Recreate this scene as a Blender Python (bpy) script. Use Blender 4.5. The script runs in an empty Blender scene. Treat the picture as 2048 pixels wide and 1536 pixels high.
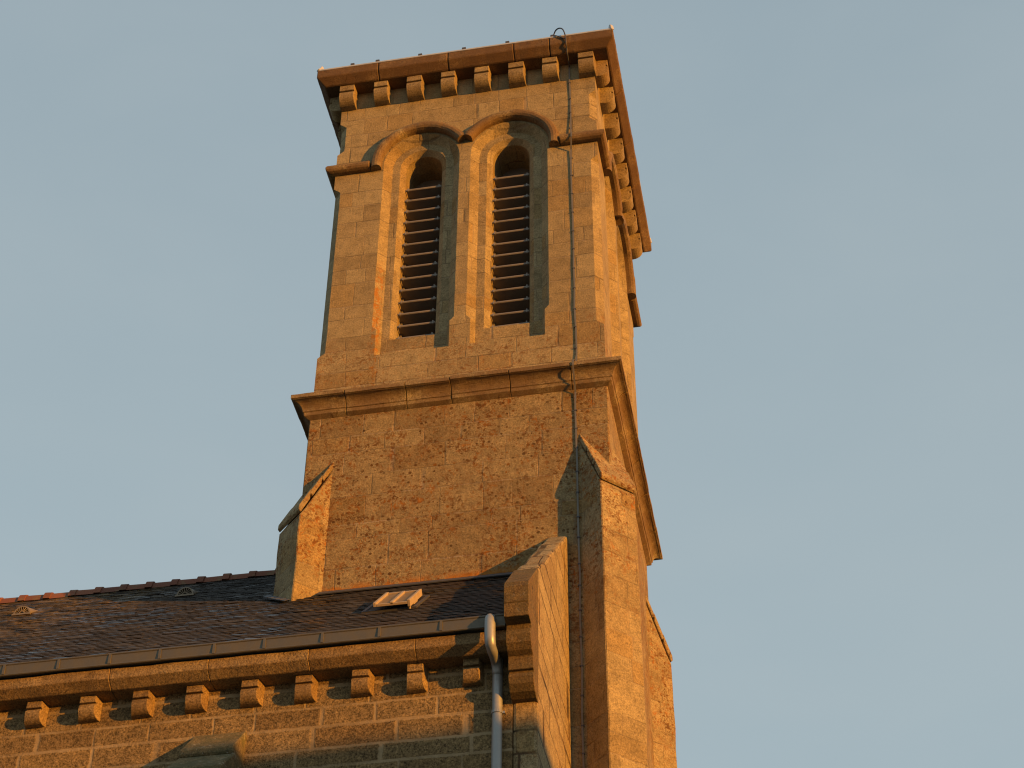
import bpy, bmesh, math, random
from mathutils import Vector, Matrix
from mathutils.geometry import tessellate_polygon
random.seed(11)
R = math.radians
scene = bpy.context.scene
COL = scene.collection

# ------------------------------------------------------------------ camera
cam_d = bpy.data.cameras.new("Camera")
cam_d.sensor_width = 36.0
cam_d.lens = 3793.94 / 2048.0 * 36.0
cam_d.clip_end = 5000
cam = bpy.data.objects.new("Camera", cam_d)
cam.location = (4.2206, -18.5373, 1.65)
cam.rotation_euler = (2.2973, -0.0052, 0.181)
COL.objects.link(cam)
scene.camera = cam

# ------------------------------------------------------------------ light
SUN_EL = R(3.0)
SUN_H = Vector((0.901, -0.433, 0)).normalized()
TO_SUN = Vector((SUN_H.x * math.cos(SUN_EL), SUN_H.y * math.cos(SUN_EL), math.sin(SUN_EL)))
sun_d = bpy.data.lights.new("Sun", 'SUN')
sun_d.energy = 5.0
sun_d.angle = R(0.5)
sun_d.color = (1.0, 0.405, 0.05)
sun = bpy.data.objects.new("Sun", sun_d)
sun.rotation_euler = TO_SUN.to_track_quat('Z', 'Y').to_euler()
COL.objects.link(sun)

scene.view_settings.view_transform = 'Standard'
scene.view_settings.look = 'None'
scene.view_settings.gamma = 1.0
scene.view_settings.exposure = 0.48
scene.cycles.filter_width = 1.15


# ------------------------------------------------------------------ node helper
class NT:
    def __init__(self, tree):
        self.t = tree

    def n(self, typ, **kw):
        nd = self.t.nodes.new(typ)
        for k, v in kw.items():
            setattr(nd, k, v)
        return nd

    def link(self, a, b):
        self.t.links.new(a, b)

    def put(self, sock, v):
        if hasattr(v, 'is_linked') or isinstance(v, bpy.types.NodeSocket):
            self.link(v, sock)
        else:
            if isinstance(v, tuple) and len(v) == 3 and len(getattr(sock, 'default_value', [])) == 4:
                v = (*v, 1.0)
            sock.default_value = v

    def m(self, op, a, b=None, c=None, clamp=False):
        nd = self.n('ShaderNodeMath', operation=op, use_clamp=clamp)
        self.put(nd.inputs[0], a)
        if b is not None:
            self.put(nd.inputs[1], b)
        if c is not None:
            self.put(nd.inputs[2], c)
        return nd.outputs[0]

    def add(self, a, b): return self.m('ADD', a, b)
    def sub(self, a, b): return self.m('SUBTRACT', a, b)
    def mul(self, a, b): return self.m('MULTIPLY', a, b)

    def step(self, x, lo, hi, a=0.0, b=1.0, smooth=True):
        nd = self.n('ShaderNodeMapRange')
        nd.interpolation_type = 'SMOOTHSTEP' if smooth else 'LINEAR'
        nd.clamp = True
        self.put(nd.inputs['Value'], x)
        self.put(nd.inputs['From Min'], lo)
        self.put(nd.inputs['From Max'], hi)
        self.put(nd.inputs['To Min'], a)
        self.put(nd.inputs['To Max'], b)
        return nd.outputs[0]

    def noise(self, vec, scale, detail=3.0, rough=0.55, dist=0.0, dim='3D', out=0):
        nd = self.n('ShaderNodeTexNoise', noise_dimensions=dim)
        if dim == '1D':
            self.put(nd.inputs['W'], vec)
        else:
            self.put(nd.inputs['Vector'], vec)
        nd.inputs['Scale'].default_value = scale
        nd.inputs['Detail'].default_value = detail
        nd.inputs['Roughness'].default_value = rough
        nd.inputs['Distortion'].default_value = dist
        return nd.outputs[out]

    def white(self, a, b=None):
        if b is None:
            nd = self.n('ShaderNodeTexWhiteNoise', noise_dimensions='1D')
            self.put(nd.inputs['W'], a)
        else:
            c = self.n('ShaderNodeCombineXYZ')
            self.put(c.inputs[0], a)
            self.put(c.inputs[1], b)
            nd = self.n('ShaderNodeTexWhiteNoise', noise_dimensions='2D')
            self.link(c.outputs[0], nd.inputs['Vector'])
        return nd.outputs[0]

    def mix(self, f, a, b, blend='MIX'):
        nd = self.n('ShaderNodeMix', data_type='RGBA', blend_type=blend)
        nd.clamp_factor = True
        self.put(nd.inputs[0], f)
        self.put(nd.inputs[6], a)
        self.put(nd.inputs[7], b)
        return nd.outputs[2]

    def scale(self, col, f):
        nd = self.n('ShaderNodeVectorMath', operation='SCALE')
        self.put(nd.inputs[0], col)
        self.put(nd.inputs['Scale'], f)
        return nd.outputs[0]

    def ramp(self, f, stops):
        nd = self.n('ShaderNodeValToRGB')
        el = nd.color_ramp.elements
        while len(el) < len(stops):
            el.new(0.5)
        for e, (p, c) in zip(el, stops):
            e.position = p
            e.color = (*c, 1)
        self.put(nd.inputs[0], f)
        return nd.outputs[0]

    def bump(self, h, strength, dist):
        nd = self.n('ShaderNodeBump')
        nd.inputs['Strength'].default_value = strength
        nd.inputs['Distance'].default_value = dist
        self.link(h, nd.inputs['Height'])
        return nd.outputs[0]


# ------------------------------------------------------------------ world
world = bpy.data.worlds.new("World")
scene.world = world
world.use_nodes = True
w = NT(world.node_tree)
for nd in list(world.node_tree.nodes):
    world.node_tree.nodes.remove(nd)
sky = w.n('ShaderNodeTexSky', sky_type='NISHITA')
sky.sun_disc = False
sky.sun_elevation = SUN_EL
sky.sun_rotation = math.atan2(SUN_H.x, SUN_H.y)
sky.air_density = 1.0
sky.dust_density = 2.0
sky.ozone_density = 1.5
tc = w.n('ShaderNodeTexCoord').outputs['Generated']
mp = w.n('ShaderNodeMapping')
mp.inputs['Scale'].default_value = (1.0, 1.0, 2.4)
mp.inputs['Rotation'].default_value = (R(8), R(-6), R(20))
w.link(tc, mp.inputs['Vector'])
cl = w.noise(mp.outputs[0], 2.2, 4.0, 0.5, 0.5)
cl2 = w.noise(mp.outputs[0], 6.0, 4.0, 0.55, 0.3)
cf = w.step(w.add(w.mul(cl, 0.7), w.mul(cl2, 0.3)), 0.34, 0.68)
sz = w.n('ShaderNodeSeparateXYZ')
w.link(tc, sz.inputs[0])
# thin high veil over the evening sky: pale towards the horizon, greyer overhead
veil = w.ramp(w.add(sz.outputs[2], w.mul(w.sub(cl, .5), .25)), [(0.0, (.40, .40, .37)), (.42, (.348, .435, .474)), (.62, (.335, .413, .450)), (.85, (.275, .352, .400)), (1.0, (.24, .30, .36))])
veil = w.scale(veil, 10.0)
skyc = w.mix(0.72, sky.outputs[0], veil)
skyc = w.mix(w.mul(cf, 0.28), skyc, (3.3, 3.75, 3.9))
bg = w.n('ShaderNodeBackground')
w.link(skyc, bg.inputs['Color'])
bg.inputs['Strength'].default_value = 0.10
wo = w.n('ShaderNodeOutputWorld')
w.link(bg.outputs[0], wo.inputs['Surface'])


# ------------------------------------------------------------------ materials
def new_mat(name):
    m = bpy.data.materials.new(name)
    m.use_nodes = True
    t = m.node_tree
    for nd in list(t.nodes):
        t.nodes.remove(nd)
    k = NT(t)
    out = k.n('ShaderNodeOutputMaterial')
    b = k.n('ShaderNodeBsdfPrincipled')
    k.link(b.outputs[0], out.inputs['Surface'])
    return m, k, b


def stone(name, block=None, cols=((.30, .235, .165), (.375, .30, .215), (.42, .345, .25)), ochre=0.12,
          joint=(.42, .34, .24), jw=.012, joint_show=.7, lichen=0.0, lzone=None, crust=0.25, film=0.0,
          grain=1.0, bump=1.0, band=None, moss=0.0, value=1.0, jdark=.30, warp=1.0, dots=0.0, streak=False, lgain=1.0):
    m, k, b = new_mat(name)
    pos = k.n('ShaderNodeNewGeometry').outputs['Position']
    sep = k.n('ShaderNodeSeparateXYZ')
    k.link(pos, sep.inputs[0])
    z = sep.outputs[2]
    n_big = k.noise(pos, 0.9, 3, .6)
    n_mid = k.noise(pos, 6.0, 4, .6)
    n_fine = k.noise(pos, 42.0, 5, .7)
    n_grit = k.noise(pos, 95.0, 2, .6)
    if block:
        bw, bh, seed = block
        uv = k.n('ShaderNodeUVMap').outputs[0]
        s2 = k.n('ShaderNodeSeparateXYZ')
        k.link(uv, s2.inputs[0])
        u, v = s2.outputs[0], s2.outputs[1]
        wob = k.mul(k.sub(k.noise(pos, 5.0, 3, .6), .5), .03)
        v1 = k.add(k.m('DIVIDE', k.add(v, wob), bh), k.mul(k.noise(v, 2.1, 1, .5, 0, '1D'), .9 * warp))
        row = k.m('FLOOR', v1)
        fy = k.sub(v1, row)
        rr = k.white(k.add(row, seed))
        r2 = k.white(k.add(row, seed + 57.3))
        u1 = k.add(k.mul(k.m('DIVIDE', k.add(u, wob), bw), k.add(.75, k.mul(r2, .5))), k.mul(rr, 19.0))
        u1 = k.add(u1, k.mul(k.noise(k.add(u1, k.mul(rr, 31.0)), .9, 1, .5, 0, '1D'), 1.1 * warp))
        colm = k.m('FLOOR', u1)
        fx = k.sub(u1, colm)
        dx = k.mul(k.m('MINIMUM', fx, k.sub(1.0, fx)), bw)
        dy = k.mul(k.m('MINIMUM', fy, k.sub(1.0, fy)), bh)
        d = k.m('MINIMUM', dx, dy)
        d = k.add(d, k.mul(k.sub(k.noise(pos, 30.0, 3, .6), .5), jw * .9))
        jm = k.step(d, jw * .35, jw * .95, 1.0, 0.0)
        br = k.white(k.add(colm, seed), row)
        br2 = k.white(k.add(colm, seed + 11.7), row)
    else:
        isl = k.n('ShaderNodeNewGeometry').outputs['Random Per Island']
        oi = k.n('ShaderNodeObjectInfo').outputs['Random']
        br = k.m('FRACT', k.add(isl, oi))
        br2 = k.m('FRACT', k.mul(br, 7.13))
        jm = None
    tint = k.add(k.mul(br, .62), k.mul(n_big, .38))
    c = k.ramp(tint, [(.12, cols[0]), (.5, cols[1]), (.9, cols[2])])
    if ochre:
        oc = k.step(br2, 1 - ochre, 1 - ochre * .5)
        c = k.mix(k.mul(oc, .45), c, (.34, .22, .095))
    # weather blotches and granite grain (the stone's own colours)
    c = k.mix(1.0, c, (.755, .74, .55), 'MULTIPLY')
    c = k.scale(c, k.step(n_mid, .28, .72, .76, 1.20, False))
    g = k.add(k.mul(k.sub(n_fine, .5), 2.6 * grain), k.mul(k.sub(n_grit, .5), 1.6 * grain))
    c = k.scale(c, k.m('MAXIMUM', k.add(1.0, g), .22))
    pits = k.mul(k.step(k.noise(pos, 26.0, 3, .7, .4), .585, .67), k.step(k.noise(pos, 2.2, 3, .6), .36, .6, .25, 1.0))
    c = k.mix(k.mul(pits, .6 * min(grain, 1.2)), c, (.055, .032, .018))
    if film:
        fm = k.step(k.noise(pos, 2.3, 5, .65, .4), .26, .56)
        c = k.mix(k.mul(fm, film), c, (.135, .078, .038))
    cr = k.mul(k.step(k.noise(pos, 11.0, 5, .68, .5), .55, .66), k.step(k.noise(pos, 1.5, 3, .6), .42, .62))
    c = k.mix(k.mul(cr, crust), c, (.065, .034, .016))
    if jm is not None:
        js = k.mul(jm, k.step(k.noise(pos, 1.9, 3, .6), .30, .62, joint_show * .35, joint_show))
        jc = k.mix(k.step(k.noise(pos, 2.4, 3, .6), .46, .54), joint, tuple(x * jdark for x in joint))
        c = k.mix(js, c, jc)
    if lichen:
        sp = k.step(k.noise(pos, 17.0, 4, .62, .8), .545, .595)
        sp2 = k.step(k.noise(pos, 33.0, 3, .62, .6), .555, .60)
        ms = k.step(k.noise(pos, 1.1, 4, .62), .36, .56)
        ms2 = k.step(k.noise(pos, 3.4, 3, .6), .33, .55)
        lm = k.mul(k.m('MAXIMUM', sp, k.mul(sp2, .85)), k.m('MINIMUM', k.mul(k.mul(ms, ms2), lgain), 1.0))
        wash = k.mul(k.step(k.noise(pos, 4.0, 6, .7, .5), .52, .72), k.mul(ms, .4))
        if dots:
            vo = k.n('ShaderNodeTexVoronoi')
            k.link(pos, vo.inputs['Vector'])
            vo.inputs['Scale'].default_value = 15.5
            sv = k.n('ShaderNodeSeparateColor')
            k.link(vo.outputs['Color'], sv.inputs[0])
            rad_ = k.m('MULTIPLY_ADD', sv.outputs[0], .25, .13)
            rad_ = k.add(rad_, k.mul(k.sub(n_fine, .5), .5))
            dm = k.mul(k.m('LESS_THAN', vo.outputs['Distance'], rad_), k.m('GREATER_THAN', sv.outputs[1], .36))
            dm = k.mul(dm, k.mul(k.step(k.noise(pos, 2.6, 4, .65), .38, .58, .15, 1.0), dots))
            if lzone:
                dm = k.mul(dm, k.mul(k.step(z, lzone[0], lzone[1]), k.step(z, lzone[2], lzone[3], 1.0, 0.0)))
            c = k.mix(dm, c, k.ramp(sv.outputs[2], [(.2, (.060, .026, .007)), (.7, (.11, .042, .008)), (.95, (.22, .085, .012))]))
        if lzone:
            zm = k.mul(k.step(z, lzone[0], lzone[1]), k.step(z, lzone[2], lzone[3], 1.0, 0.0))
            lm = k.mul(lm, zm)
            wash = k.mul(wash, zm)
        lc = k.ramp(k.noise(pos, 8.0, 3, .6), [(.32, (.09, .038, .010)), (.5, (.15, .058, .012)), (.62, (.27, .10, .014)), (.75, (.40, .16, .02))])
        c = k.mix(k.mul(wash, lichen), c, (.21, .088, .022))
        c = k.mix(k.m('MINIMUM', k.mul(lm, lichen), .92), c, lc)
    if streak:
        # orange lichen grown up the left jamb of the left-hand arch
        st = k.mul(k.step(sep.outputs[0], -1.262, -1.245), k.step(sep.outputs[0], -1.165, -1.15, 1.0, 0.0))
        st = k.mul(st, k.mul(k.step(z, 20.6, 21.3, 1.0, 0.0), k.m('LESS_THAN', sep.outputs[1], .3)))
        st = k.mul(st, k.step(k.noise(pos, 11.0, 5, .68, .6), .46, .58))
        c = k.mix(k.mul(st, .8), c, (.30, .12, .015))
    if band:
        z0, z1 = band
        nb = k.noise(pos, 3.0, 5, .65, .3)
        bm_ = k.mul(k.step(z, z0, z1, 1.0, 0.0), k.step(nb, .40, .50))
        bm_ = k.mul(bm_, k.mul(k.step(z, z0 - .2, z0 - .15), k.step(sep.outputs[0], 1.1, 1.2, 1.0, 0.0)))
        c = k.mix(k.mul(bm_, .85), c, (.40, .15, .015))
        bm2 = k.mul(k.step(k.add(z, k.mul(nb, .15)), z0 + .02, z1 - .05, 1.0, 0.0), k.mul(k.step(nb, .40, .36), k.step(z, z0 - .2, z0 - .15)))
        c = k.mix(k.mul(bm2, .8), c, (.5, .43, .32))
    if moss:
        mm = k.step(k.noise(pos, 5.0, 6, .7, .6), .40, .60)
        c = k.mix(k.mul(mm, moss), c, (.075, .085, .045))
        wl = k.step(k.noise(pos, 13.0, 4, .65, .6), .60, .68)
        c = k.mix(k.mul(wl, moss * .8), c, (.42, .42, .36))
    if value != 1.0:
        c = k.scale(c, value)
    k.put(b.inputs['Base Color'], c)
    b.inputs['Roughness'].default_value = .93
    b.inputs['Specular IOR Level'].default_value = .25
    h = k.add(k.mul(n_fine, .8), k.add(k.mul(n_mid, 1.0), k.mul(n_grit, .35)))
    h = k.sub(h, k.mul(pits, .35))
    if jm is not None:
        h = k.add(h, k.mul(jm, -.45))
        h = k.add(h, k.mul(br2, .25))
    k.link(k.bump(h, .75 * bump, .012), b.inputs['Normal'])
    return m


M_BELFRY = stone('belfry_ashlar', (.50, .33, 3.0), ochre=.16, joint=(.27, .21, .14), jw=.012, joint_show=.6,
                 lichen=.8, lzone=(18.2, 18.6, 19.0, 19.9), crust=.3, grain=.62, dots=.5, streak=True)
M_SHAFT = stone('shaft_ashlar', (.62, .36, 21.0), ochre=.2, joint=(.40, .32, .22), jw=.013, joint_show=.6,
                lichen=1.0, lzone=(13.0, 15.3, 30.0, 31.0), crust=.3, grain=.75, band=(15.30, 15.45), dots=.9, lgain=1.0, value=.90, cols=((.29, .215, .14), (.36, .275, .185), (.41, .325, .225)))
M_BUTT = stone('buttress_ashlar', (.62, .36, 47.0), ochre=.2, joint=(.30, .23, .15), jw=.012, joint_show=.5,
               lichen=1.0, lzone=(13.8, 15.8, 19.0, 20.0), crust=.3, grain=.75, dots=.8, lgain=1.2)
M_TRIM = stone('trim_stone', None, ochre=.1, crust=.7, film=.75, grain=1.0)
M_TOPTRIM = stone('weathered_cornice_stone', None, ochre=.0, crust=.8, film=.85, grain=1.0, value=.82,
                  cols=((.24, .16, .095), (.30, .20, .13), (.36, .25, .165)))
M_CORB = stone('corbel_stone', None, ochre=.1, crust=.4, film=.25, grain=.8)
M_NAVE = stone('nave_granite', (.74, .235, 77.0), cols=((.195, .135, .082), (.245, .175, .108), (.285, .21, .135)), ochre=.12,
               joint=(.37, .285, .165), jw=.026, joint_show=.95, crust=.25, grain=1.5, bump=1.2, jdark=.85, warp=.45)
M_FACADE = stone('facade_granite', (.70, .34, 91.0), ochre=.1, joint=(.07, .045, .025), jw=.022, joint_show=.95,
                 lichen=.35, crust=.45, grain=1.0)
M_KNEEL = stone('kneeler_stone', None, cols=((.20, .15, .09), (.24, .185, .115), (.28, .22, .14)), moss=.25, value=.74, crust=1.0, film=.4, grain=1.2)
M_EAVE = stone('eaves_stone', None, cols=((.27, .19, .12), (.33, .24, .155), (.37, .28, .19)), crust=.45, film=.3, grain=1.2)
M_MOSSY = stone('mossy_stone', None, cols=((.20, .16, .11), (.25, .2, .14), (.3, .25, .18)), crust=.35, moss=.6, grain=1.1)


def metal(name, col, rough=.5, metallic=.6, var=.25, scale=8.0):
    m, k, b = new_mat(name)
    pos = k.n('ShaderNodeNewGeometry').outputs['Position']
    n = k.noise(pos, scale, 5, .65)
    n2 = k.noise(pos, scale * 6, 3, .6)
    c = k.scale(col, k.add(1 - var, k.add(k.mul(n, var * 1.4), k.mul(n2, var * .6))))
    k.put(b.inputs['Base Color'], c)
    b.inputs['Metallic'].default_value = metallic
    k.link(k.step(n, .3, .7, rough - .1, rough + .12), b.inputs['Roughness'])
    k.link(k.bump(n2, .15, .004), b.inputs['Normal'])
    return m


M_ZINC = metal('dull_zinc', (.115, .105, .08), .55, .35)
M_PIPE = metal('grey_zinc_pipe', (.30, .31, .305), .45, .35, .3, 5.0)
M_LEAD = metal('lead_flashing', (.07, .072, .08), .6, .3)
M_CAP = metal('pale_zinc_capping', (.46, .47, .47), .5, .3)
M_STRIP = metal('conductor_strip', (.17, .155, .13), .6, .35)
M_SLAT = metal('louvre_slat_metal', (.21, .19, .165), .55, .1, .35)
M_VENT = metal('vent_zinc', (.20, .165, .115), .55, .2, .4)
M_FRAME = metal('cream_paint', (.38, .30, .20), .55, .0, .2)
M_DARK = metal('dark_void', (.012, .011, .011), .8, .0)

m, k, b = new_mat('skylight_glass')
pos = k.n('ShaderNodeNewGeometry').outputs['Position']
k.put(b.inputs['Base Color'], k.scale((.20, .155, .105), k.add(.75, k.mul(k.noise(pos, 9, 4), .5))))
b.inputs['Roughness'].default_value = .3
M_PANE = m

# slates: every slate is a mesh island with its own tint
m, k, b = new_mat('roof_slate')
g = k.n('ShaderNodeNewGeometry')
pos, isl = g.outputs['Position'], g.outputs['Random Per Island']
sx = k.n('ShaderNodeSeparateXYZ')
k.link(pos, sx.inputs[0])
c = k.ramp(isl, [(0, (.013, .011, .009)), (.45, (.026, .0225, .018)), (.85, (.040, .033, .026)), (1, (.064, .058, .050))])
nb = k.noise(pos, .9, 5, .65, .4)
red = k.step(k.add(nb, k.mul(sx.outputs[0], .10)), .40, .62)
c = k.mix(k.mul(red, .5), c, (.036, .018, .012))
# yellow lichen towards the ridge on the old part of the roof
lic = k.mul(k.step(k.noise(pos, 3.4, 6, .7, .5), .42, .56), k.step(k.add(sx.outputs[0], k.mul(nb, 2.6)), -4.2, -2.2, 1.0, 0.0))
lic = k.mul(lic, k.step(sx.outputs[1], -2.6, 1.7, .15, 1.0))
c = k.mix(k.mul(lic, .9), c, (.17, .115, .04))
dk = k.step(k.noise(pos, 7, 5, .7), .35, .7, .7, 1.25)
c = k.scale(c, dk)
k.put(b.inputs['Base Color'], c)
gl = k.mul(k.step(k.m('FRACT', k.mul(isl, 13.7)), .45, .9), k.step(k.noise(pos, .8, 4, .6), .40, .54))
k.link(k.m('SUBTRACT', .80, k.mul(gl, .55)), b.inputs['Roughness'])
b.inputs['Specular IOR Level'].default_value = .5
k.link(k.bump(k.noise(pos, 28, 4, .65), .35, .006), b.inputs['Normal'])
M_SLATE = m

m, k, b = new_mat('ridge_clay')
g = k.n('ShaderNodeNewGeometry')
oi = k.n('ShaderNodeObjectInfo').outputs['Random']
c = k.ramp(oi, [(0, (.14, .055, .034)), (.5, (.19, .07, .04)), (1, (.25, .095, .048))])
c = k.mix(k.mul(k.step(k.noise(g.outputs['Position'], 7, 5, .7), .52, .66), .7), c, (.16, .12, .06))
k.put(b.inputs['Base Color'], c)
b.inputs['Roughness'].default_value = .85
M_CLAY = m

m, k, b = new_mat('ground_gravel')
pos = k.n('ShaderNodeNewGeometry').outputs['Position']
c = k.ramp(k.add(k.mul(k.noise(pos, .3, 5), .6), k.mul(k.noise(pos, 14, 4), .4)), [(.3, (.07, .075, .05)), (.6, (.16, .14, .11))])
k.put(b.inputs['Base Color'], c)
b.inputs['Roughness'].default_value = .95
M_GROUND = m

m, k, b = new_mat('rendered_wall')
pos = k.n('ShaderNodeNewGeometry').outputs['Position']
k.put(b.inputs['Base Color'], k.scale((.55, .5, .42), k.add(.8, k.mul(k.noise(pos, 1.5, 5), .4))))
b.inputs['Roughness'].default_value = .9
M_RENDER = m


# ------------------------------------------------------------------ mesh helpers
def box_uv(bm):
    uvl = bm.loops.layers.uv.verify()
    for f in bm.faces:
        n = f.normal
        if abs(n.z) > .8:
            for l in f.loops:
                l[uvl].uv = (l.vert.co.x, l.vert.co.y)
        else:
            t = Vector((-n.y, n.x, 0))
            t.normalize()
            off = 13.7 * round(math.atan2(n.y, n.x) / R(22.5))
            for l in f.loops:
                l[uvl].uv = (l.vert.co.dot(t) + off, l.vert.co.z)


def finish(name, bm, mat, parent=None, bevel=0.0, origin=(0, 0, 0), smooth=False, weld=True, seg=1):
    if weld:
        bmesh.ops.remove_doubles(bm, verts=bm.verts, dist=1e-5)
    bmesh.ops.recalc_face_normals(bm, faces=bm.faces)
    if bevel:
        ed = [e for e in bm.edges if len(e.link_faces) == 2 and e.calc_face_angle(0) > R(28)]
        bmesh.ops.bevel(bm, geom=ed, offset=bevel, segments=seg, affect='EDGES', profile=.6, clamp_overlap=True)
    bm.normal_update()
    box_uv(bm)
    o = Vector(origin)
    if o.length:
        for v in bm.verts:
            v.co -= o
    me = bpy.data.meshes.new(name)
    bm.to_mesh(me)
    bm.free()
    if smooth:
        for p in me.polygons:
            p.use_smooth = True
    me.materials.append(mat)
    ob = bpy.data.objects.new(name, me)
    COL.objects.link(ob)
    if parent is not None:
        ob.parent = parent
    return ob


def thing(name, label, cat, loc=(0, 0, 0), group=None):
    o = bpy.data.objects.new(name, None)
    o.empty_display_size = .5
    COL.objects.link(o)
    o.location = loc
    o['label'] = label
    o['category'] = cat
    if group:
        o['group'] = group
    return o


def face(bm, pts):
    try:
        return bm.faces.new([bm.verts.new(p) for p in pts])
    except ValueError:
        return None


def add_box(bm, x0, x1, y0, y1, z0, z1):
    v = [bm.verts.new((x, y, z)) for x in (x0, x1) for y in (y0, y1) for z in (z0, z1)]
    for q in ((0, 1, 3, 2), (4, 6, 7, 5), (0, 4, 5, 1), (2, 3, 7, 6), (0, 2, 6, 4), (1, 5, 7, 3)):
        bm.faces.new([v[i] for i in q])


def add_prism(bm, poly, f0, f1):
    """poly: 2-D points; f0, f1: maps (a,b)->3-D for both ends."""
    a = [bm.verts.new(f0(*p)) for p in poly]
    c = [bm.verts.new(f1(*p)) for p in poly]
    n = len(poly)
    for i in range(n):
        j = (i + 1) % n
        bm.faces.new((a[i], a[j], c[j], c[i]))
    bm.faces.new(a[::-1])
    bm.faces.new(c)


def add_tube(bm, path, r, sides=8, cap=True):
    path = [Vector(p) for p in path]
    rings = []
    up = Vector((0.123, .456, .88)).normalized()
    for i, p in enumerate(path):
        d = (path[min(i + 1, len(path) - 1)] - path[max(i - 1, 0)]).normalized()
        a = d.cross(up)
        if a.length < .1:
            a = d.cross(Vector((1, 0, 0)))
        a.normalize()
        c = d.cross(a)
        rr = r[i] if isinstance(r, (list, tuple)) else r
        rings.append([bm.verts.new(p + (a * math.cos(t) + c * math.sin(t)) * rr) for t in [2 * math.pi * s / sides for s in range(sides)]])
    for q0, q1 in zip(rings, rings[1:]):
        for s in range(sides):
            bm.faces.new((q0[s], q0[(s + 1) % sides], q1[(s + 1) % sides], q1[s]))
    if cap:
        bm.faces.new(rings[0][::-1])
        bm.faces.new(rings[-1])


CY = 2.0          # tower axis at (0, CY)


def side(k):
    """maps front-face coordinates (x, y) onto side k of the square tower."""
    ca, sa = [(1, 0), (0, 1), (-1, 0), (0, -1)][k]

    def f(x, y, z):
        yy = y - CY
        return Vector((x * ca - yy * sa, x * sa + yy * ca + CY, z))
    return f


def ring_course(bm, prof, joints, jit=.004, gap=.007, sides=(0, 1, 2, 3), wobble=True):
    """sweep a closed profile [(o, z)] round the tower, cut into stones at the joints."""
    for k in sides:
        fm = side(k)
        js = sorted(j + (random.uniform(-.12, .12) if k else 0) for j in joints)
        cuts = [None] + js + [None]
        for i in range(len(cuts) - 1):
            a, c = cuts[i], cuts[i + 1]
            corner = a is None or c is None
            jo = 0 if corner else random.uniform(-jit, jit)
            jz = 0 if corner else random.uniform(-jit, jit)
            n = len(prof)
            ns = 7
            rings = []
            for q in range(ns + 1):
                t = q / ns
                mit = (a is None and q == 0) or (c is None and q == ns)
                so = 0 if mit else random.gauss(0, .0013)
                ring = []
                for (o, z) in prof:
                    xa = -(2 + o) if a is None else a + gap / 2
                    xc = (2 + o) if c is None else c - gap / 2
                    oo = o
                    zz = z
                    if o > .03 and not mit:
                        oo += jo + so + random.gauss(0, .0009)
                        zz += jz + random.gauss(0, .0010)
                    ring.append(bm.verts.new(fm(xa + (xc - xa) * t, -oo, zz)))
                rings.append(ring)
            for r0, r1 in zip(rings, rings[1:]):
                for q in range(n):
                    r = (q + 1) % n
                    bm.faces.new((r0[q], r1[q], r1[r], r0[r]))
            if a is not None:
                bm.faces.new(rings[0])
            if c is not None:
                bm.faces.new(rings[-1][::-1])


def rough_line(p, q, step=.3, amp=.004):
    """points from p to q (2-D, q excluded) with a slightly worn, uneven line between."""
    d = Vector((q[0] - p[0], q[1] - p[1]))
    n = max(1, int(d.length / step))
    nx = Vector((-d.y, d.x)).normalized()
    out = [tuple(p)]
    for i in range(1, n):
        e = random.gauss(0, amp)
        out.append((p[0] + d.x * i / n + nx.x * e, p[1] + d.y * i / n + nx.y * e))
    return out


# ================================================================== GROUND
bm = bmesh.new()
face(bm, [(-1500, -1500, 0), (1500, -1500, 0), (1500, 1500, 0), (-1500, 1500, 0)])
go = finish('ground', bm, M_GROUND)
go['kind'] = 'structure'

# ================================================================== BELL TOWER
tower = thing('bell_tower', 'tall square granite bell tower with twin louvred arches under a corbelled cornice', 'bell tower', (0, CY, 0))
TO = (0, CY, 0)

# --- shaft
E_ = .017
bm = bmesh.new()
add_box(bm, -2 - E_, 2 + E_, -E_, 4 + E_, 0, 18.22)
finish('shaft', bm, M_SHAFT, tower, origin=TO, bevel=.012)

# --- belfry with twin arched recesses on every face
AX, ZSP = .668, 23.14            # arch centres, springing height
A0, A0L, A1, D1 = .583, .522, .470, .112   # outer order: splayed arris (plain below the stop), depth
A2, A3, D2, D3 = .352, .279, .193, .85
ZS, ZST, ZS2 = 19.24, 19.72, 19.60
NARC = 20
CC = .105                        # corner chamfer
CZ = [(19.30, 22.74), (23.50, 24.22)]


def arch_loop(cx, wlow, whigh, zs, zst, y_lo, y_hi, fm):
    """open-bottom loop of points, left foot -> apex -> right foot."""
    pts = [(-wlow, zs, y_lo), (-wlow, zst, y_lo), (-whigh, zst + .075, y_hi)]
    for i in range(NARC + 1):
        t = math.pi - math.pi * i / NARC
        pts.append((whigh * math.cos(t), ZSP + whigh * math.sin(t), y_hi))
    pts += [(whigh, zst + .075, y_hi), (wlow, zst, y_lo), (wlow, zs, y_lo)]
    return [fm(cx + x, y, z) for x, z, y in pts], [(cx + x, z) for x, z, y in pts]


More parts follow.
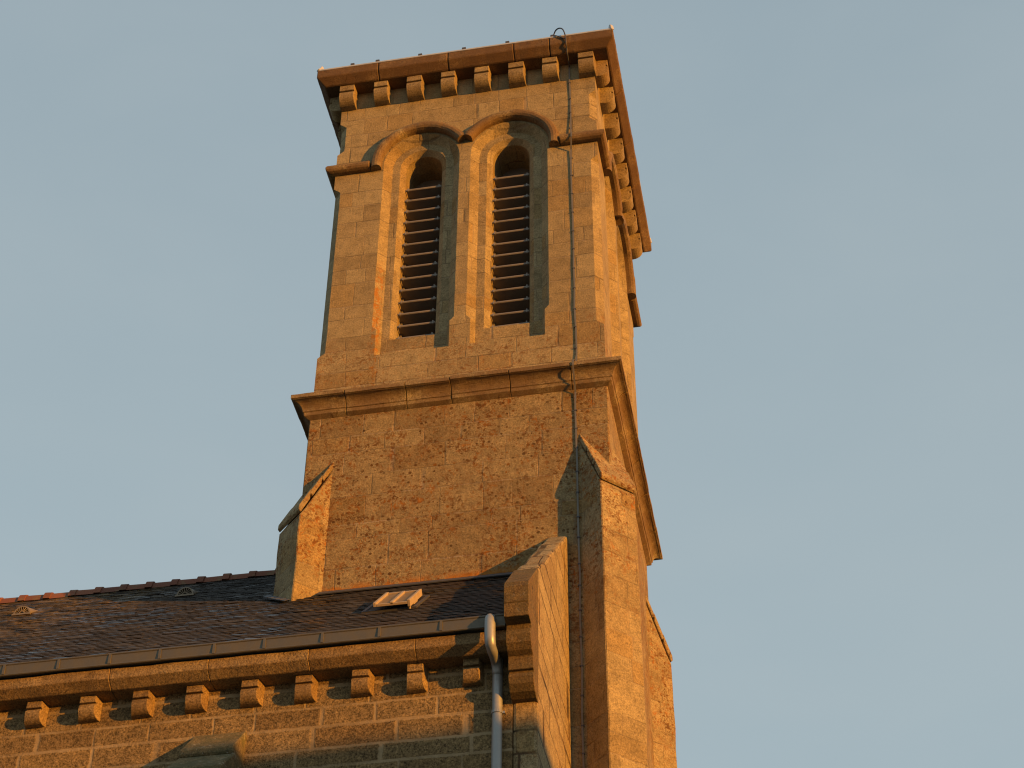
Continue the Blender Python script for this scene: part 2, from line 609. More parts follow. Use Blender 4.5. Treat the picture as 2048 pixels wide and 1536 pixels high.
bm = bmesh.new()
ZB0, ZB1 = 18.30, 24.96
for k_ in range(4):
    fm = side(k_)
    # outline with corner-chamfer notches
    right = [(2, ZB0)]
    for (a, c) in CZ:
        right += [(2, a), (2 - CC, a + .09), (2 - CC, c - .09), (2, c)]
    right.append((2, ZB1))
    outer = right + [(-x, z) for x, z in reversed(right)]
    holes, loopsA = [], []
    for cx in (-AX, AX):
        la, la2 = arch_loop(cx, A0L, A0, ZS, ZST, 0, 0, fm)
        holes.append(la2)
        loopsA.append(la)
    polys = [outer] + [h[::-1] for h in holes]
    flat = [p for q in polys for p in q]
    vv = [bm.verts.new(fm(x, 0, z)) for x, z in flat]
    for t in tessellate_polygon([[Vector((x, z, 0)) for x, z in q] for q in polys]):
        try:
            bm.faces.new([vv[i] for i in t])
        except ValueError:
            pass
    # corner chamfers between this face and the next
    for (a, c) in CZ:
        p = lambda z: fm(2 - CC, 0, z)
        q = lambda z: fm(2, CC, z)
        e = lambda z: fm(2, 0, z)
        face(bm, [p(a + .09), q(a + .09), q(c - .09), p(c - .09)])
        face(bm, [e(a), q(a + .09), p(a + .09)])
        face(bm, [e(c), p(c - .09), q(c - .09)])
    # recess orders
    for cx, la in zip((-AX, AX), loopsA):
        lc, _ = arch_loop(cx, A1, A1, ZS, ZST, D1, D1, fm)
        ld, _ = arch_loop(cx, A2, A2, ZS2, ZS2 + .1, D1, D1, fm)
        le, _ = arch_loop(cx, A3, A3, ZS2, ZS2 + .1, D2, D2, fm)
        lf, _ = arch_loop(cx, A3, A3, ZS2, ZS2 + .1, D3, D3, fm)
        for p0, p1 in ((la, lc), (lc, ld), (ld, le), (le, lf)):
            for i in range(len(p0) - 1):
                pts = [p0[i], p0[i + 1], p1[i + 1], p1[i]]
                u = []
                for pt in pts:
                    if not any((pt - o_).length < 1e-6 for o_ in u):
                        u.append(pt)
                if len(u) >= 3:
                    face(bm, u)
        # sills
        face(bm, [la[0], la[-1], lc[-1], lc[0]])
        face(bm, [lc[0], lc[-1], ld[-1], ld[0]])
        face(bm, [ld[0], ld[-1], le[-1], le[0]])
        face(bm, [le[0], le[-1], lf[-1], lf[0]])
belfry = finish('belfry', bm, M_BELFRY, tower, origin=TO)

# bell chamber floor (near-black) that the louvres open into
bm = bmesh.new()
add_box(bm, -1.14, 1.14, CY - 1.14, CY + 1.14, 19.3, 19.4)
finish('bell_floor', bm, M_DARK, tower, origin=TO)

# --- mid cornice
cove = []
for i in range(9):
    t = i / 8 * math.pi / 2
    cove.append((.215 - .115 * math.cos(t) * 1.0, 18.262 + .135 * math.sin(t)))
prof = [(0.0, 18.165), (.020, 18.165), (.082, 18.205), (.086, 18.256)] + cove + [(.222, 18.402), (.238, 18.405), (.238, 18.468), (.0, 18.60)]
bm = bmesh.new()
ring_course(bm, prof, [-1.50, -.67, -.06, .735, 1.555], jit=.006, gap=.012)
finish('mid_cornice', bm, M_TRIM, tower, origin=TO, bevel=.006)

# --- top cornice slab
prof = [(0.0, 24.90), (.235, 24.90), (.35, 25.016), (.35, 25.18), (-1.0, 25.2), (-1.0, 24.92)]
bm = bmesh.new()
ring_course(bm, prof, [-1.36, -.25, .79, 1.35], jit=.005, gap=.010)
finish('top_cornice', bm, M_TOPTRIM, tower, origin=TO, bevel=.012)

# --- metal capping with studs
bm = bmesh.new()
add_box(bm, -2.347, 2.347, CY - 2.347, CY + 2.347, 25.183, 25.216)
cap = finish('metal_capping', bm, M_CAP, tower, origin=TO, bevel=.004)
bm = bmesh.new()
add_box(bm, -.022, .022, -.022, .022, 0, .035)
add_box(bm, -.03, .03, -.012, .012, .02, .055)
stud = None
for k_ in range(4):
    for x in (-1.79, -1.385, -.70, 0, .69, 1.40):
        p = side(k_)(x, -.325, 25.215)
        if stud is None:
            stud = finish('stud', bm, M_LEAD, cap)
            s = stud
        else:
            s = stud.copy()
            COL.objects.link(s)
        s.location = p - Vector(TO)
        s.rotation_euler = (0, 0, k_ * math.pi / 2)
bm = bmesh.new()
add_prism(bm, [(-.06, 0), (.05, 0), (.035, .10), (.0, .12), (-.02, .06)], lambda a, z: Vector((a, -.03, z)), lambda a, z: Vector((a, .03, z)))
tip = finish('corner_cap', bm, M_CAP, cap, bevel=.005)
for i, (sx_, sy_) in enumerate(((-1, -1), (1, -1), (1, 1), (-1, 1))):
    s = tip if i == 0 else tip.copy()
    if i:
        COL.objects.link(s)
    s.location = (sx_ * 2.31, sy_ * 2.31, 25.2)
    s.rotation_euler = (0, 0, R(45) if sx_ * sy_ > 0 else R(-45))


# --- corbels
def corbel_profile(d, h):
    """side view (o, z), z down from 0: plain block, groove, rolled foot."""
    p = [(-.06, 0), (d, 0), (d + .002, -.32 * h), (d - .034, -.325 * h), (d - .034, -.41 * h), (d - .008, -.415 * h), (d + .006, -.48 * h)]
    for i in range(8):
        t = i / 7 * math.pi / 2
        p.append((d + .008 - (d * .72) * (1 - math.cos(t)), -.60 * h - .40 * h * math.sin(t)))
    p += [(-.06, -h)]
    return p


def corbel_mesh(width, d, h, splay=.0):
    bm = bmesh.new()
    add_prism(bm, corbel_profile(d, h), lambda o, z: Vector((-width / 2 - splay * max(0, 1 - o / d), -o, z)), lambda o, z: Vector((width / 2 + splay * max(0, 1 - o / d), -o, z)))
    return bm


first = None
for k_ in range(4):
    for i, x in enumerate((-1.885, -1.345, -.807, -.270, .265, .800, 1.330, 1.890)):
        p = side(k_)(x, 0, 24.901)
        if first is None:
            first = finish('corbel', corbel_mesh(.228, .205, .365, .014), M_CORB, tower, bevel=.005)
            s = first
        else:
            s = first.copy()
            COL.objects.link(s)
        s.location = p - Vector(TO)
        s.rotation_euler = (R(random.uniform(-.5, .5)), R(random.uniform(-1.0, 1.0)), k_ * math.pi / 2 + R(random.uniform(-1, 1)))
        s.scale = (random.uniform(.95, 1.05), random.uniform(.97, 1.04), random.uniform(.97, 1.03))

# --- string course and hood moulds
SP = [(-.02, 23.035), (.065, 23.030), (.105, 23.045), (.125, 23.075), (.130, 23.115), (.115, 23.160), (.070, 23.188), (-.02, 23.20)]
xe = AX + .62 + .165
for k_ in range(4):
    fa, fb = side(k_), side((k_ + 1) % 4)
    bm = bmesh.new()
    rings = []
    for fn in (lambda o, z: fa(xe, -o, z), lambda o, z: fa(2 + o, -o, z), lambda o, z: fb(-xe, -o, z)):
        rings.append([bm.verts.new(fn(o, z)) for o, z in SP])
    n = len(SP)
    for r0, r1 in zip(rings, rings[1:]):
        for q in range(n):
            r = (q + 1) % n
            bm.faces.new((r0[q], r0[r], r1[r], r1[q]))
    bm.faces.new(rings[0])
    bm.faces.new(rings[-1][::-1])
    finish('string_course', bm, M_TRIM, tower, origin=TO, bevel=.006)
RH = .612
for k_ in range(4):
    fm = side(k_)
    for sgn in (-1, 1):
        bm = bmesh.new()
        path = [('s', xe, -.105), ('s', xe, -.02)]
        rings = []
        nA = 30
        th = [i / nA * (math.pi - R(25)) for i in range(nA + 1)]
        for j, t in enumerate([None] + th):
            ring = []
            if j % 6 == 0:
                vo_, vr_ = random.gauss(0, .004), random.gauss(0, .004)
            for (o, z) in SP:
                rad = RH + (z - 23.03) + (vr_ if o > 0 else 0)
                if o > 0:
                    o += vo_
                if t is None:
                    x, zz = AX + rad, ZSP - .105
                else:
                    x, zz = AX + rad * math.cos(t), ZSP + rad * math.sin(t)
                x = max(x, .0015)
                ring.append(bm.verts.new(fm(sgn * x, -o, zz)))
            rings.append(ring)
        n = len(SP)
        for r0, r1 in zip(rings, rings[1:]):
            for q in range(n):
                r = (q + 1) % n
                bm.faces.new((r0[q], r0[r], r1[r], r1[q]))
        bm.faces.new(rings[0])
        bm.faces.new(rings[-1][::-1])
        finish('hood_mould', bm, M_TRIM, tower, origin=TO)

# --- louvres
SLZ = [19.68 + i * .2340 for i in range(14)]


def slat_mesh():
    bm = bmesh.new()
    hw = .268
    add_prism(bm, [(0, 0), (.21, -.012), (.21, .002), (0, .014)], lambda y, z: Vector((-hw, y, z)), lambda y, z: Vector((hw, y, z)))
    add_tube(bm, [(-hw, 0, .002), (hw, 0, .002)], .020, 8)
    add_tube(bm, [(-hw - .045, -.01, -.004), (-hw + .01, .004, -.004)], .010, 6)
    add_tube(bm, [(hw - .01, .004, -.004), (hw + .012, .004, -.004)], .010, 6)
    for sx in (-1, 1):
        add_box(bm, sx * (hw - .03) - .008, sx * (hw - .03) + .008, -.022, .01, -.026, .036)
    return bm


slat0 = None
for k_ in range(4):
    fm = side(k_)
    for cx in (-AX, AX):
        base = fm(cx, .205, 19.64)
        bm = bmesh.new()
        for sx in (-1, 1):
            add_box(bm, sx * .256 - .012, sx * .256 + .012, .14, .17, -.02, 3.10)
        add_box(bm, -.34, .34, .46, .48, -.1, 3.85)  # unseen board added behind the slats to block light from the other openings
        lv = finish('louvre', bm, M_SLAT, tower)
        lv.location = base - Vector(TO)
        lv.rotation_euler = (0, 0, k_ * math.pi / 2)
        for zz in SLZ:
            if slat0 is None:
                slat0 = finish('slat', slat_mesh(), M_SLAT, lv)
                s = slat0
            else:
                s = slat0.copy()
                COL.objects.link(s)
                s.parent = lv
            s.location = (random.uniform(-.004, .004), 0, zz - 19.64)
            s.rotation_euler = (R(random.uniform(-1, 1)), R(random.uniform(-.25, .25)), 0)

# --- diagonal buttresses
T2 = .271
for i, (sx, sy) in enumerate(((-1, -1), (1, -1), (1, 1), (-1, 1))):
    cxn, cyn = sx * (2 + E_), CY + sy * (2 + E_)
    dv = Vector((sx, sy, 0)).normalized()
    lv_ = Vector((-dv.y, dv.x, 0))
    P = lambda a, l, z: Vector((cxn, cyn, 0)) + dv * a + lv_ * l + Vector((0, 0, z))
    bm = bmesh.new()
    poly = [(-.60, 0), (.135, 0), (.135, 16.40), (-.60, 17.9)]
    poly = [(-.60, 0)] + rough_line((.135, 0), (.135, 16.36), .34, .005) + [(.135, 16.36), (.06, 16.50), (-.60, 17.95)]
    add_prism(bm, poly, lambda a, z: P(a, -T2, z), lambda a, z: P(a, T2, z))
    bt = finish('buttress', bm, M_BUTT, tower, origin=TO, bevel=.012)
    # stepped weathering stones with drips
    bm = bmesh.new()
    slope = 2.2
    zt = lambda a: 17.405 - slope * (a + T2)
    for (a0, a1, lift) in ((-.60, -.13, 0.0), (-.13, .015, .022), (.015, .158, .040)):
        lf = lift
        poly = [(a0, zt(a0) + lf), (a1, zt(a1) + lf), (a1 + .004, zt(a1) - .035), (a1 - .03, zt(a1) - .065), (a0 - .0, zt(a0) - .12)]
        ov = .004
        add_prism(bm, poly, lambda a, z: P(a, -T2 - ov, z), lambda a, z: P(a, T2 + ov, z))
    finish('weathering', bm, M_BUTT, bt, origin=TO, bevel=.008, weld=False)

# ================================================================== NAVE
nave = thing('church_nave', 'long granite church nave with dark slate roof, corbelled eaves and a coped gable end', 'church', (-10, CY, 0))
NO = (-10, CY, 0)
YN, XF = -2.30, 1.455
YB = 2 * CY - YN
X0 = -24.0
ROOF = lambda y: 12.83 + .945 * (y + 2.6)
bm = bmesh.new()
add_box(bm, X0, 1.20, YN, YB, 0, 12.75)
finish('wall', bm, M_NAVE, nave, origin=NO)

# --- facade wall with sloping parapet
COPE = lambda y: 13.17 + .94 * (y + 2.8)
bm = bmesh.new()
poly = [(YN, 0), (YB, 0), (YB, COPE(YN)), (CY, COPE(CY))] + rough_line((0.3, COPE(.3)), (YN, COPE(YN)), .22, .010) + [(YN, COPE(YN))]
add_prism(bm, poly, lambda y, z: Vector((1.203, y, z)), lambda y, z: Vector((XF, y, z)))
gp = finish('gable_wall', bm, M_FACADE, nave, origin=NO, bevel=.035, seg=2)
kp = [(-2.25, 11.99), (-2.36, 12.0), (-2.45, 12.03), (-2.515, 12.09), (-2.54, 12.16), (-2.53, 12.20), (-2.505, 12.205), (-2.505, 12.235),
      (-2.545, 12.24), (-2.555, 12.385), (-2.56, 12.39), (-2.62, 12.42), (-2.675, 12.48), (-2.70, 12.56), (-2.69, 12.62), (-2.66, 12.64), (-2.66, 12.70),
      (-2.80, 12.715), (-2.815, 12.86), (-2.808, 12.868), (-2.822, 12.876), (-2.825, 13.07), (-2.80, 13.14), (-2.74, 13.195), (-2.25, COPE(-2.25) + .006)]
bm = bmesh.new()
add_prism(bm, kp, lambda y, z: Vector((1.197, y, z)), lambda y, z: Vector((XF + .003, y, z)))
finish('kneeler', bm, M_KNEEL, nave, origin=NO, bevel=.010)

# --- eaves cornice
bm = bmesh.new()
prof = [(-.02, 12.50), (.195, 12.50), (.30, 12.575), (.30, 12.70), (-.02, 12.72)]
x = 1.188
while x > X0:
    ln = random.uniform(.95, 1.6)
    jo, jz = random.uniform(-.003, .003), random.uniform(-.002, .002)
    xa = max(x - ln, X0)
    rings = []
    for q in range(6):
        so = random.gauss(0, .003)
        rings.append([bm.verts.new((x - .0015 + (xa - x + .003) * q / 5, YN - o - (jo + so + random.gauss(0, .0025) if o > 0 else 0), z + jz + random.gauss(0, .0025))) for o, z in prof])
    for r0, r1 in zip(rings, rings[1:]):
        for q in range(len(prof)):
            r = (q + 1) % len(prof)
            bm.faces.new((r0[q], r0[r], r1[r], r1[q]))
    bm.faces.new(rings[0][::-1])
    bm.faces.new(rings[-1])
    x = xa
finish('eaves_cornice', bm, M_EAVE, nave, origin=NO, bevel=.006, weld=False)

# --- eaves corbels
xs = [-3.94, -3.345, -2.755, -2.17, -1.565, -.99, -.38, .195, .785]
xs = [-3.94 - .593 * i for i in range(4, 0, -1)] + xs
first = None
for x in xs:
    if first is None:
        first = finish('corbel', corbel_mesh(.170, .130, .265, .030), M_EAVE, nave, bevel=.004)
        s = first
    else:
        s = first.copy()
        COL.objects.link(s)
    s.location = Vector((x, YN, 12.501)) - Vector(NO)
    s.rotation_euler = (0, R(random.uniform(-1.2, 1.2)), R(random.uniform(-1.5, 1.5)))
    s.scale = (random.uniform(.94, 1.06), random.uniform(.96, 1.06), random.uniform(.95, 1.05))

# --- slate roof: every slate modelled
bm = bmesh.new()
nrm = Vector((0, -.945, 1)).normalized()
upv = Vector((0, 1, .945)).normalized()
SLEN = (CY + 2.62) * math.hypot(1, .945)
base0 = Vector((0, -2.62, ROOF(-2.62)))
EXPO, SW = .105, .20
rows = int(SLEN / EXPO)
for r in range(rows):
    x = -8.4 + (r % 2) * SW / 2 + random.uniform(-.02, .02)
    while x < 1.185:
        wd = SW * random.uniform(.86, 1.1)
        x1 = min(x + wd - .004, 1.19)
        s0 = r * EXPO + random.uniform(-.006, .006)
        s1 = min(s0 + EXPO * 1.55, SLEN)
        c_ = base0 + upv * s0
        inside = c_.y > -.10 and x1 > -1.95 and c_.y > -.02
        if not inside and x1 > x + .02:
            t0 = .013 + abs(random.gauss(0, .0028))
            tl = random.gauss(0, .0016)
            A_ = Vector((x, 0, 0)) + base0 + upv * s0 + nrm * (t0 + tl)
            B_ = Vector((x1, 0, 0)) + base0 + upv * s0 + nrm * (t0 - tl)
            C_ = Vector((x1, 0, 0)) + base0 + upv * s1 + nrm * (.004 - tl)
            D_ = Vector((x, 0, 0)) + base0 + upv * s1 + nrm * (.004 + tl)
            va = [bm.verts.new(p) for p in (A_, B_, C_, D_)]
            vb = [bm.verts.new(p - nrm * .005) for p in (A_, B_, C_, D_)]
            bm.faces.new(va)
            bm.faces.new((va[1], va[0], vb[0], vb[1]))
            bm.faces.new((va[0], va[3], vb[3], vb[0]))
            bm.faces.new((va[2], va[1], vb[1], vb[2]))
        x += wd
# unslated backing sheets: far end of the front slope and the rear slope
for (xa, xb, ya, yb, dz) in ((X0, -8.4, -2.62, CY, 0.012), (-8.4, 1.19, -2.62, CY, -.012)):
    face(bm, [(xa, ya, ROOF(ya) + dz), (xb, ya, ROOF(ya) + dz), (xb, yb, ROOF(yb) + dz), (xa, yb, ROOF(yb) + dz)])
face(bm, [(X0, 2 * CY + 2.62, ROOF(-2.62)), (1.19, 2 * CY + 2.62, ROOF(-2.62)), (1.19, CY, ROOF(CY)), (X0, CY, ROOF(CY))])
uv_keep = finish('slate_roof', bm, M_SLATE, nave, origin=NO, weld=False)

# --- ridge tiles
bm = bmesh.new()


def half_tube(bm, x0, x1, r0, r1, flare=.02):
    n = 12
    prev = None
    for (x, r) in ((x0, r0), (x1, r1)):
        ring = []
        for i in range(n + 1):
            t = math.pi * i / n
            ring.append(bm.verts.new((x, -math.cos(t) * (r + (flare if i in (0, n) else 0)), math.sin(t) * r - (.05 if i in (0, n) else 0))))
        if prev:
            for i in range(n):
                bm.faces.new((prev[i], prev[i + 1], ring[i + 1], ring[i]))
        prev = ring
    return


half_tube(bm, -.375, 0, .098, .090)
half_tube(bm, -.045, .052, .118, .112)
half_tube(bm, .052, .056, .112, .085)
half_tube(bm, -.049, -.045, .085, .118)
tile0 = None
for i in range(-4, 14):
    x = -7.019 + .3747 * i
    if x > -2.1:
        break
    if tile0 is None:
        tile0 = finish('ridge_tile', bm, M_CLAY, uv_keep, smooth=False)
        s = tile0
    else:
        s = tile0.copy()
        COL.objects.link(s)
    s.location = Vector((x, CY, 17.15 + random.uniform(-.006, .006))) - Vector(NO)
    s.rotation_euler = (0, R(random.uniform(-1.2, 1.2)), R(random.uniform(-.8, .8)))

# --- roof vents
for (vx, vy) in ((-5.99, .77), (-3.80, .915)):
    o = Vector((vx, vy, ROOF(vy) + .005))
    bm = bmesh.new()
    n, rv = 14, .118
    fr = [o + Vector((math.cos(math.pi * i / n) * rv, -.03, math.sin(math.pi * i / n) * rv * 1.15)) for i in range(n + 1)]
    bk = [o + Vector((math.cos(math.pi * i / n) * rv * .75, .26, .26 * .945 + math.sin(math.pi * i / n) * .015)) for i in range(n + 1)]
    inn = [o + Vector((math.cos(math.pi * i / n) * rv * .84, -.03, .008 + math.sin(math.pi * i / n) * rv * .97)) for i in range(n + 1)]
    inb = [p + Vector((0, .05, 0)) for p in inn]
    for i in range(n):
        face(bm, [fr[i], fr[i + 1], bk[i + 1], bk[i]])
        face(bm, [fr[i], inn[i], inn[i + 1], fr[i + 1]])
        face(bm, [inn[i], inb[i], inb[i + 1], inn[i + 1]])
    add_box(bm, o.x - rv - .01, o.x + rv + .01, o.y - .045, o.y - .02, o.z - .012, o.z + .012)
    vt = finish('roof_vent', bm, M_VENT, nave, origin=NO)
    bm = bmesh.new()
    add_prism(bm, [(p.x, p.z) for p in inb], lambda a, z: Vector((a, o.y + .02, z)), lambda a, z: Vector((a, o.y + .024, z)))
    finish('void', bm, M_DARK, vt, origin=NO)
    bm = bmesh.new()
    for i in range(1, 9):
        t = math.pi * i / 9
        add_tube(bm, [o + Vector((math.cos(t) * .035, -.028, .01 + math.sin(t) * .035)), o + Vector((math.cos(t) * rv * .86, -.028, .01 + math.sin(t) * rv * .97))], .0045, 5)
    add_tube(bm, [o + Vector((math.cos(math.pi * i / 8) * .038, -.028, .01 + math.sin(math.pi * i / 8) * .038)) for i in range(9)], .006, 5)
    finish('grille', bm, M_VENT, vt, origin=NO)

# --- skylight, hinged open
sk_n = nrm


def RP(x, y, h=0):
    return Vector((x, y, ROOF(y))) + nrm * h


bm = bmesh.new()
bx = (-.66, -.03)
for (ya, yb, xa, xb) in ((-1.56, -1.53, *bx), (-.98, -.95, *bx), (-1.53, -.98, bx[0], bx[0] + .04), (-1.53, -.98, bx[1] - .04, bx[1])):
    vs = [RP(xa, ya, .03), RP(xb, ya, .03), RP(xb, yb, .03), RP(xa, yb, .03)]
    lo = [p - nrm * .05 for p in vs]
    a_ = [bm.verts.new(p) for p in vs]
    c_ = [bm.verts.new(p) for p in lo]
    bm.faces.new(a_)
    for i in range(4):
        bm.faces.new((a_[i], c_[i], c_[(i + 1) % 4], a_[(i + 1) % 4]))
sky_o = finish('skylight', bm, M_LEAD, nave, origin=NO, weld=False)
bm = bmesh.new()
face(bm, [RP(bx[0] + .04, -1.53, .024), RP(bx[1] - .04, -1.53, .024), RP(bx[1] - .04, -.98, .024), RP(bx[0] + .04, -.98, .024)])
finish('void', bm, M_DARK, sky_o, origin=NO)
# sash plane: low edge lifted further off the roof than the hinge side
s00, s10 = RP(-.51, -1.59, .09), RP(-.085, -1.59, .09)
s01, s11 = RP(-.53, -.99, .09), RP(-.085, -.99, .09)
ux = (s10 - s00).normalized()
uy = (s01 - s00).normalized()
un = ux.cross(uy)
LX, LY = (s10 - s00).length, (s01 - s00).length


def bar(bm, xa, xb, ya, yb, h0, h1):
    v = [bm.verts.new(s00 + ux * x + uy * y + un * h) for x in (xa, xb) for y in (ya, yb) for h in (h0, h1)]
    for q in ((0, 1, 3, 2), (4, 6, 7, 5), (0, 4, 5, 1), (2, 3, 7, 6), (0, 2, 6, 4), (1, 5, 7, 3)):
        bm.faces.new([v[i] for i in q])


bm = bmesh.new()
bar(bm, 0, .035, 0, LY, -.02, .03)
bar(bm, LX - .035, LX, 0, LY, -.05, .03)
bar(bm, LX / 2 - .018, LX / 2 + .018, .0, LY, -.01, .026)
bar(bm, .035, LX - .035, LY - .035, LY, -.02, .022)
bar(bm, .035, LX - .035, 0, .028, -.02, .012)
bar(bm, LX - .03, LX - .008, .02, .05, -.09, -.03)
bar(bm, LX - .03, LX - .008, .28, .52, -.075, -.03)
finish('frame', bm, M_FRAME, sky_o, origin=NO, bevel=.004, weld=False)
bm = bmesh.new()
bar(bm, .035, LX / 2 - .018, .028, LY - .035, -.006, .004)
bar(bm, LX / 2 + .018, LX - .035, .028, LY - .035, -.006, .004)
finish('pane', bm, M_PANE, sky_o, origin=NO, weld=False)

# --- lead flashing where roof meets tower and left buttress
bm = bmesh.new()
vs = [(-1.66, -.019), (1.20, -.019), (1.20, -.135), (-1.66, -.135)]
add_prism(bm, vs, lambda x, y: RP(x, y, .022), lambda x, y: RP(x, y, .042))
vs = [(-2.50, .10), (-2.36, .03), (-1.93, -.36), (-1.90, -.48), (-2.02, -.50), (-2.52, .0)]
x = 0
for i in range(5):
    t = i / 5
    pa = Vector((-2.33, .06, 0)).lerp(Vector((-1.915, -.325, 0)), t)
    pb = Vector((-2.33, .06, 0)).lerp(Vector((-1.915, -.325, 0)), t + .19)
    d = Vector((-.6, -.8, 0)) * .085
    add_prism(bm, [(pa.x, pa.y), (pb.x, pb.y), (pb.x + d.x, pb.y + d.y), (pa.x + d.x, pa.y + d.y)],
              lambda x, y: RP(x, y, .020 + .004 * i), lambda x, y: RP(x, y, .055 - .003 * i))
finish('flashing', bm, M_LEAD, nave, origin=NO, bevel=.004, weld=False)

# --- gutter
bm = bmesh.new()
gx0, gx1 = X0, 1.185
gp_ = [(-2.655, 12.715), (-2.665, 12.835), (-2.645, 12.835), (-2.64, 12.73), (-2.52, 12.73), (-2.52, 12.715)]
add_prism(bm, gp_, lambda y, z: Vector((gx0, y, z)), lambda y, z: Vector((gx1, y, z)))
add_tube(bm, [(gx0, -2.662, 12.838), (gx1, -2.662, 12.838)], .0125, 8)
add_tube(bm, [(gx0, -2.655, 12.712), (gx1, -2.655, 12.712)], .0145, 8)
gut = finish('gutter', bm, M_ZINC, nave, origin=NO, weld=False)
bm = bmesh.new()
add_box(bm, -.014, .014, -.010, .006, -.060, .064)
st0 = None
for x in [-4.249 - .6 * i for i in range(4, 0, -1)] + [-4.249, -3.638, -3.067, -2.514, -1.92, -1.374, -.75, -.14, .513]:
    if st0 is None:
        st0 = finish('strap', bm, M_ZINC, gut)
        s = st0
    else:
        s = st0.copy()
        COL.objects.link(s)
    s.location = Vector((x, -2.664, 12.775)) - Vector(NO)

# --- drainpipe
bm = bmesh.new()
PX = 1.035
ctrl = [(PX, -2.60, 12.74), (PX, -2.66, 12.78), (PX + .003, -2.70, 12.775), (PX + .004, -2.722, 12.70), (PX + .005, -2.722, 12.58), (PX + .006, -2.705, 12.49),
        (PX + .010, -2.65, 12.445), (PX + .014, -2.52, 12.435), (PX + .018, -2.42, 12.405), (PX + .02, -2.368, 12.28), (PX + .02, -2.365, 12.10), (PX + .02, -2.365, 6.0), (PX + .02, -2.365, .1)]
rad = [.057 if i < 28 else .053 for i in range(200)]


def smooth_path(c, sub=5, upto=10):
    c = [Vector(p) for p in c]
    out = []
    for i in range(len(c) - 1):
        if i >= upto:
            out.append(c[i])
            continue
        p0, p1, p2, p3 = c[max(i - 1, 0)], c[i], c[i + 1], c[min(i + 2, len(c) - 1)]
        for s in range(sub):
            t = s / sub
            out.append(.5 * ((2 * p1) + (p2 - p0) * t + (2 * p0 - 5 * p1 + 4 * p2 - p3) * t * t + (3 * p1 - p0 - 3 * p2 + p3) * t ** 3))
    out.append(c[-1])
    return out


pth = smooth_path(ctrl)
add_tube(bm, pth, rad[:len(pth)], 16)
pipe = finish('drainpipe', bm, M_PIPE, nave, origin=NO, smooth=True)
bk0 = None
for zc in (11.86, 9.8, 7.6, 5.4, 3.2, 1.2):
    if bk0 is None:
        bm = bmesh.new()
        add_tube(bm, [(0, 0, -.016), (0, 0, .016)], .061, 16)
        add_box(bm, .04, .08, -.010, .010, -.012, .012)
        add_box(bm, -.01, .01, .005, .075, -.012, .012)
        bk0 = finish('bracket', bm, M_PIPE, pipe, weld=False)
        s = bk0
    else:
        s = bk0.copy()
        COL.objects.link(s)
    s.location = Vector((PX + .02, -2.365, zc)) - Vector(NO)

# --- wall buttress under the eaves
bm = bmesh.new()
bx0, bx1 = -2.157, -1.587
add_box(bm, bx0 + .03, bx1 - .03, -2.86, -2.2, 0, 11.24)
wb = finish('wall_buttress', bm, M_NAVE, nave, origin=NO, bevel=.015)
bm = bmesh.new()
p1 = [(-2.2, 12.07), (-2.60, 11.64), (-2.645, 11.60), (-2.635, 11.53), (-2.58, 11.50), (-2.2, 11.5)]
p2 = [(-2.2, 11.56), (-2.60, 11.535), (-2.92, 11.24), (-2.965, 11.20), (-2.955, 11.12), (-2.88, 11.08), (-2.2, 11.08)]
for j, pp in enumerate((p1, p2)):
    add_prism(bm, pp, lambda y, z: Vector((bx0 - .01 * j, y, z)), lambda y, z: Vector((bx1 + .01 * j, y, z)))
finish('weathering', bm, M_MOSSY, wb, origin=NO, bevel=.014, weld=False)

# ================================================================== LIGHTNING CONDUCTOR
lc = thing('lightning_conductor', 'thin grey lightning conductor strip clipped down the right side of the tower front', 'cable', (1.6, -.05, 0))
LO = (1.6, -.05, 0)


def ribbon(bm, path, hw=.0115, th=.004):
    """flat strip: path of (x, y, z) lying in a plane of constant x direction."""
    P_ = [Vector(p) for p in path]
    rings = []
    for i, p in enumerate(P_):
        d = (P_[min(i + 1, len(P_) - 1)] - P_[max(i - 1, 0)]).normalized()
        sx = Vector((1, 0, 0))
        n_ = d.cross(sx).normalized()
        rings.append([bm.verts.new(p + sx * a + n_ * c) for a, c in ((-hw, -th), (hw, -th), (hw, th), (-hw, th))])
    for r0, r1 in zip(rings, rings[1:]):
        for q in range(4):
            bm.faces.new((r0[q], r0[(q + 1) % 4], r1[(q + 1) % 4], r1[q]))
    bm.faces.new(rings[0][::-1])
    bm.faces.new(rings[-1])


bm = bmesh.new()
path = []
zz = 24.88
while zz > 23.30:
    path.append((1.612 + random.uniform(-.004, .004), -.014 + random.uniform(-.003, .003), zz))
    zz -= .4
path += [(1.612, -.03, 23.26), (1.622, -.09, 23.20), (1.635, -.142, 23.14), (1.635, -.142, 23.06), (1.622, -.09, 22.99), (1.609, -.024, 22.90)]
zz = 22.6
while zz > 18.75:
    path.append((1.606 + random.uniform(-.007, .007) + (.012 if zz < 19.4 else 0), -.014 + random.uniform(-.003, .003), zz))
    zz -= .42
path += [(1.615, -.024, 18.66), (1.61, -.10, 18.575), (1.605, -.24, 18.50), (1.603, -.257, 18.46), (1.60, -.250, 18.40), (1.598, -.19, 18.31), (1.596, -.105, 18.19), (1.594, -.04, 18.10)]
zz = 17.8
while zz > .2:
    path.append((1.591 + random.uniform(-.006, .006), -.031 + random.uniform(-.003, .003), zz))
    zz -= .45
path.append((1.592, -.040, .1))
ribbon(bm, path)
finish('strip', bm, M_STRIP, lc, origin=LO)
bm = bmesh.new()
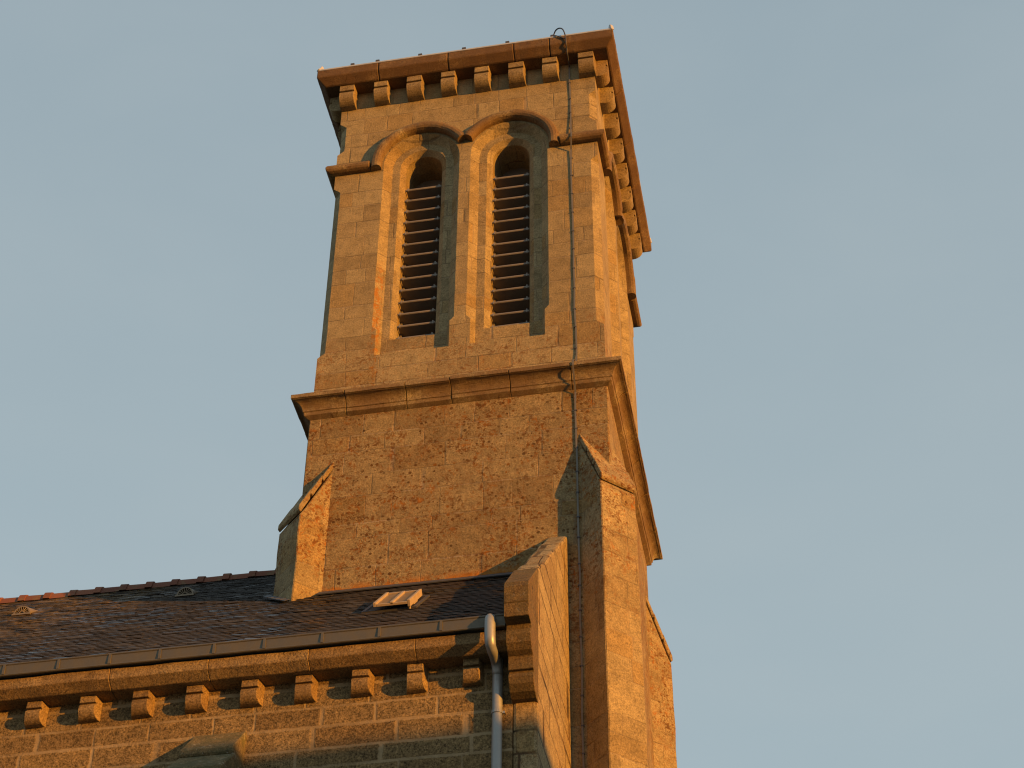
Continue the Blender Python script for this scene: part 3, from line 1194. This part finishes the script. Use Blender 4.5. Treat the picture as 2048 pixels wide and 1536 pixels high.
lp = [(1.405, -.27, 25.25), (1.42, -.29, 25.33), (1.455, -.32, 25.385), (1.51, -.35, 25.385), (1.57, -.38, 25.31), (1.606, -.385, 25.17), (1.616, -.372, 25.06), (1.616, -.35, 24.98), (1.615, -.29, 24.94), (1.614, -.24, 24.88), (1.613, -.12, 24.84), (1.612, -.03, 24.82)]
add_tube(bm, smooth_path(lp, 4, 99), .011, 6)
lp = [(1.405, -.33, 25.235), (1.46, -.36, 25.20), (1.54, -.368, 25.13), (1.605, -.372, 25.08)]
add_tube(bm, smooth_path(lp, 4, 99), .009, 6)
add_box(bm, 1.36, 1.43, -.30, -.24, 25.222, 25.275)
finish('cable_loop', bm, M_LEAD, lc, origin=LO, weld=False)
bm = bmesh.new()
add_box(bm, -.019, .019, -.008, .03, -.008, .008)
cl0 = None
zz = 24.45
while zz > 10.5:
    yw = -.014 if zz > 18.6 else -.031
    if not (22.85 < zz < 23.3 or 18.0 < zz < 18.75):
        if cl0 is None:
            cl0 = finish('clip', bm, M_LEAD, lc)
            s = cl0
        else:
            s = cl0.copy()
            COL.objects.link(s)
        s.location = Vector((1.607 if zz > 18.6 else 1.591, yw, zz)) - Vector(LO)
    zz -= .36 + random.uniform(-.05, .05)

# ================================================================== ADDED HOUSE (unseen, placed to shade the wall foot)
DH = 30.0
hc = Vector((1.455, -1.5, 0)) + SUN_H * DH
zr = 11.80 + DH * math.tan(SUN_EL)
house = thing('shade_house', 'added off-frame cream house with a slate roof, placed to shade the foot of the nave wall', 'house', (hc.x, hc.y, 0))
lat = Vector((-SUN_H.y, SUN_H.x, 0))
HP = lambda a, l, z: SUN_H * a + lat * l + Vector((0, 0, z))
bm = bmesh.new()
add_prism(bm, [(-4, 0), (4, 0), (4, zr - 4.0), (0, zr - .25), (-4, zr - 4.0)], lambda a, z: HP(a, -11, z), lambda a, z: HP(a, 11, z))
finish('wall', bm, M_RENDER, house)
bm = bmesh.new()
for s in (-1, 1):
    add_prism(bm, [(0, zr), (s * 4.4, zr - 4.13), (s * 4.4, zr - 4.3), (0, zr - .18)], lambda a, z: HP(a, -11.3, z), lambda a, z: HP(a, 11.3, z))
finish('roof', bm, M_SLATE, house, weld=False)
bm = bmesh.new()
for l in (-8, -4.6, -1.3, 2, 5.3, 8.4):
    for z0 in (1.0, 3.9, 6.6):
        add_prism(bm, [(-4.03, z0), (-3.9, z0), (-3.9, z0 + 1.6), (-4.03, z0 + 1.6)], lambda a, z: HP(a, l - .5, z), lambda a, z: HP(a, l + .5, z))
finish('window', bm, M_DARK, house, weld=False)
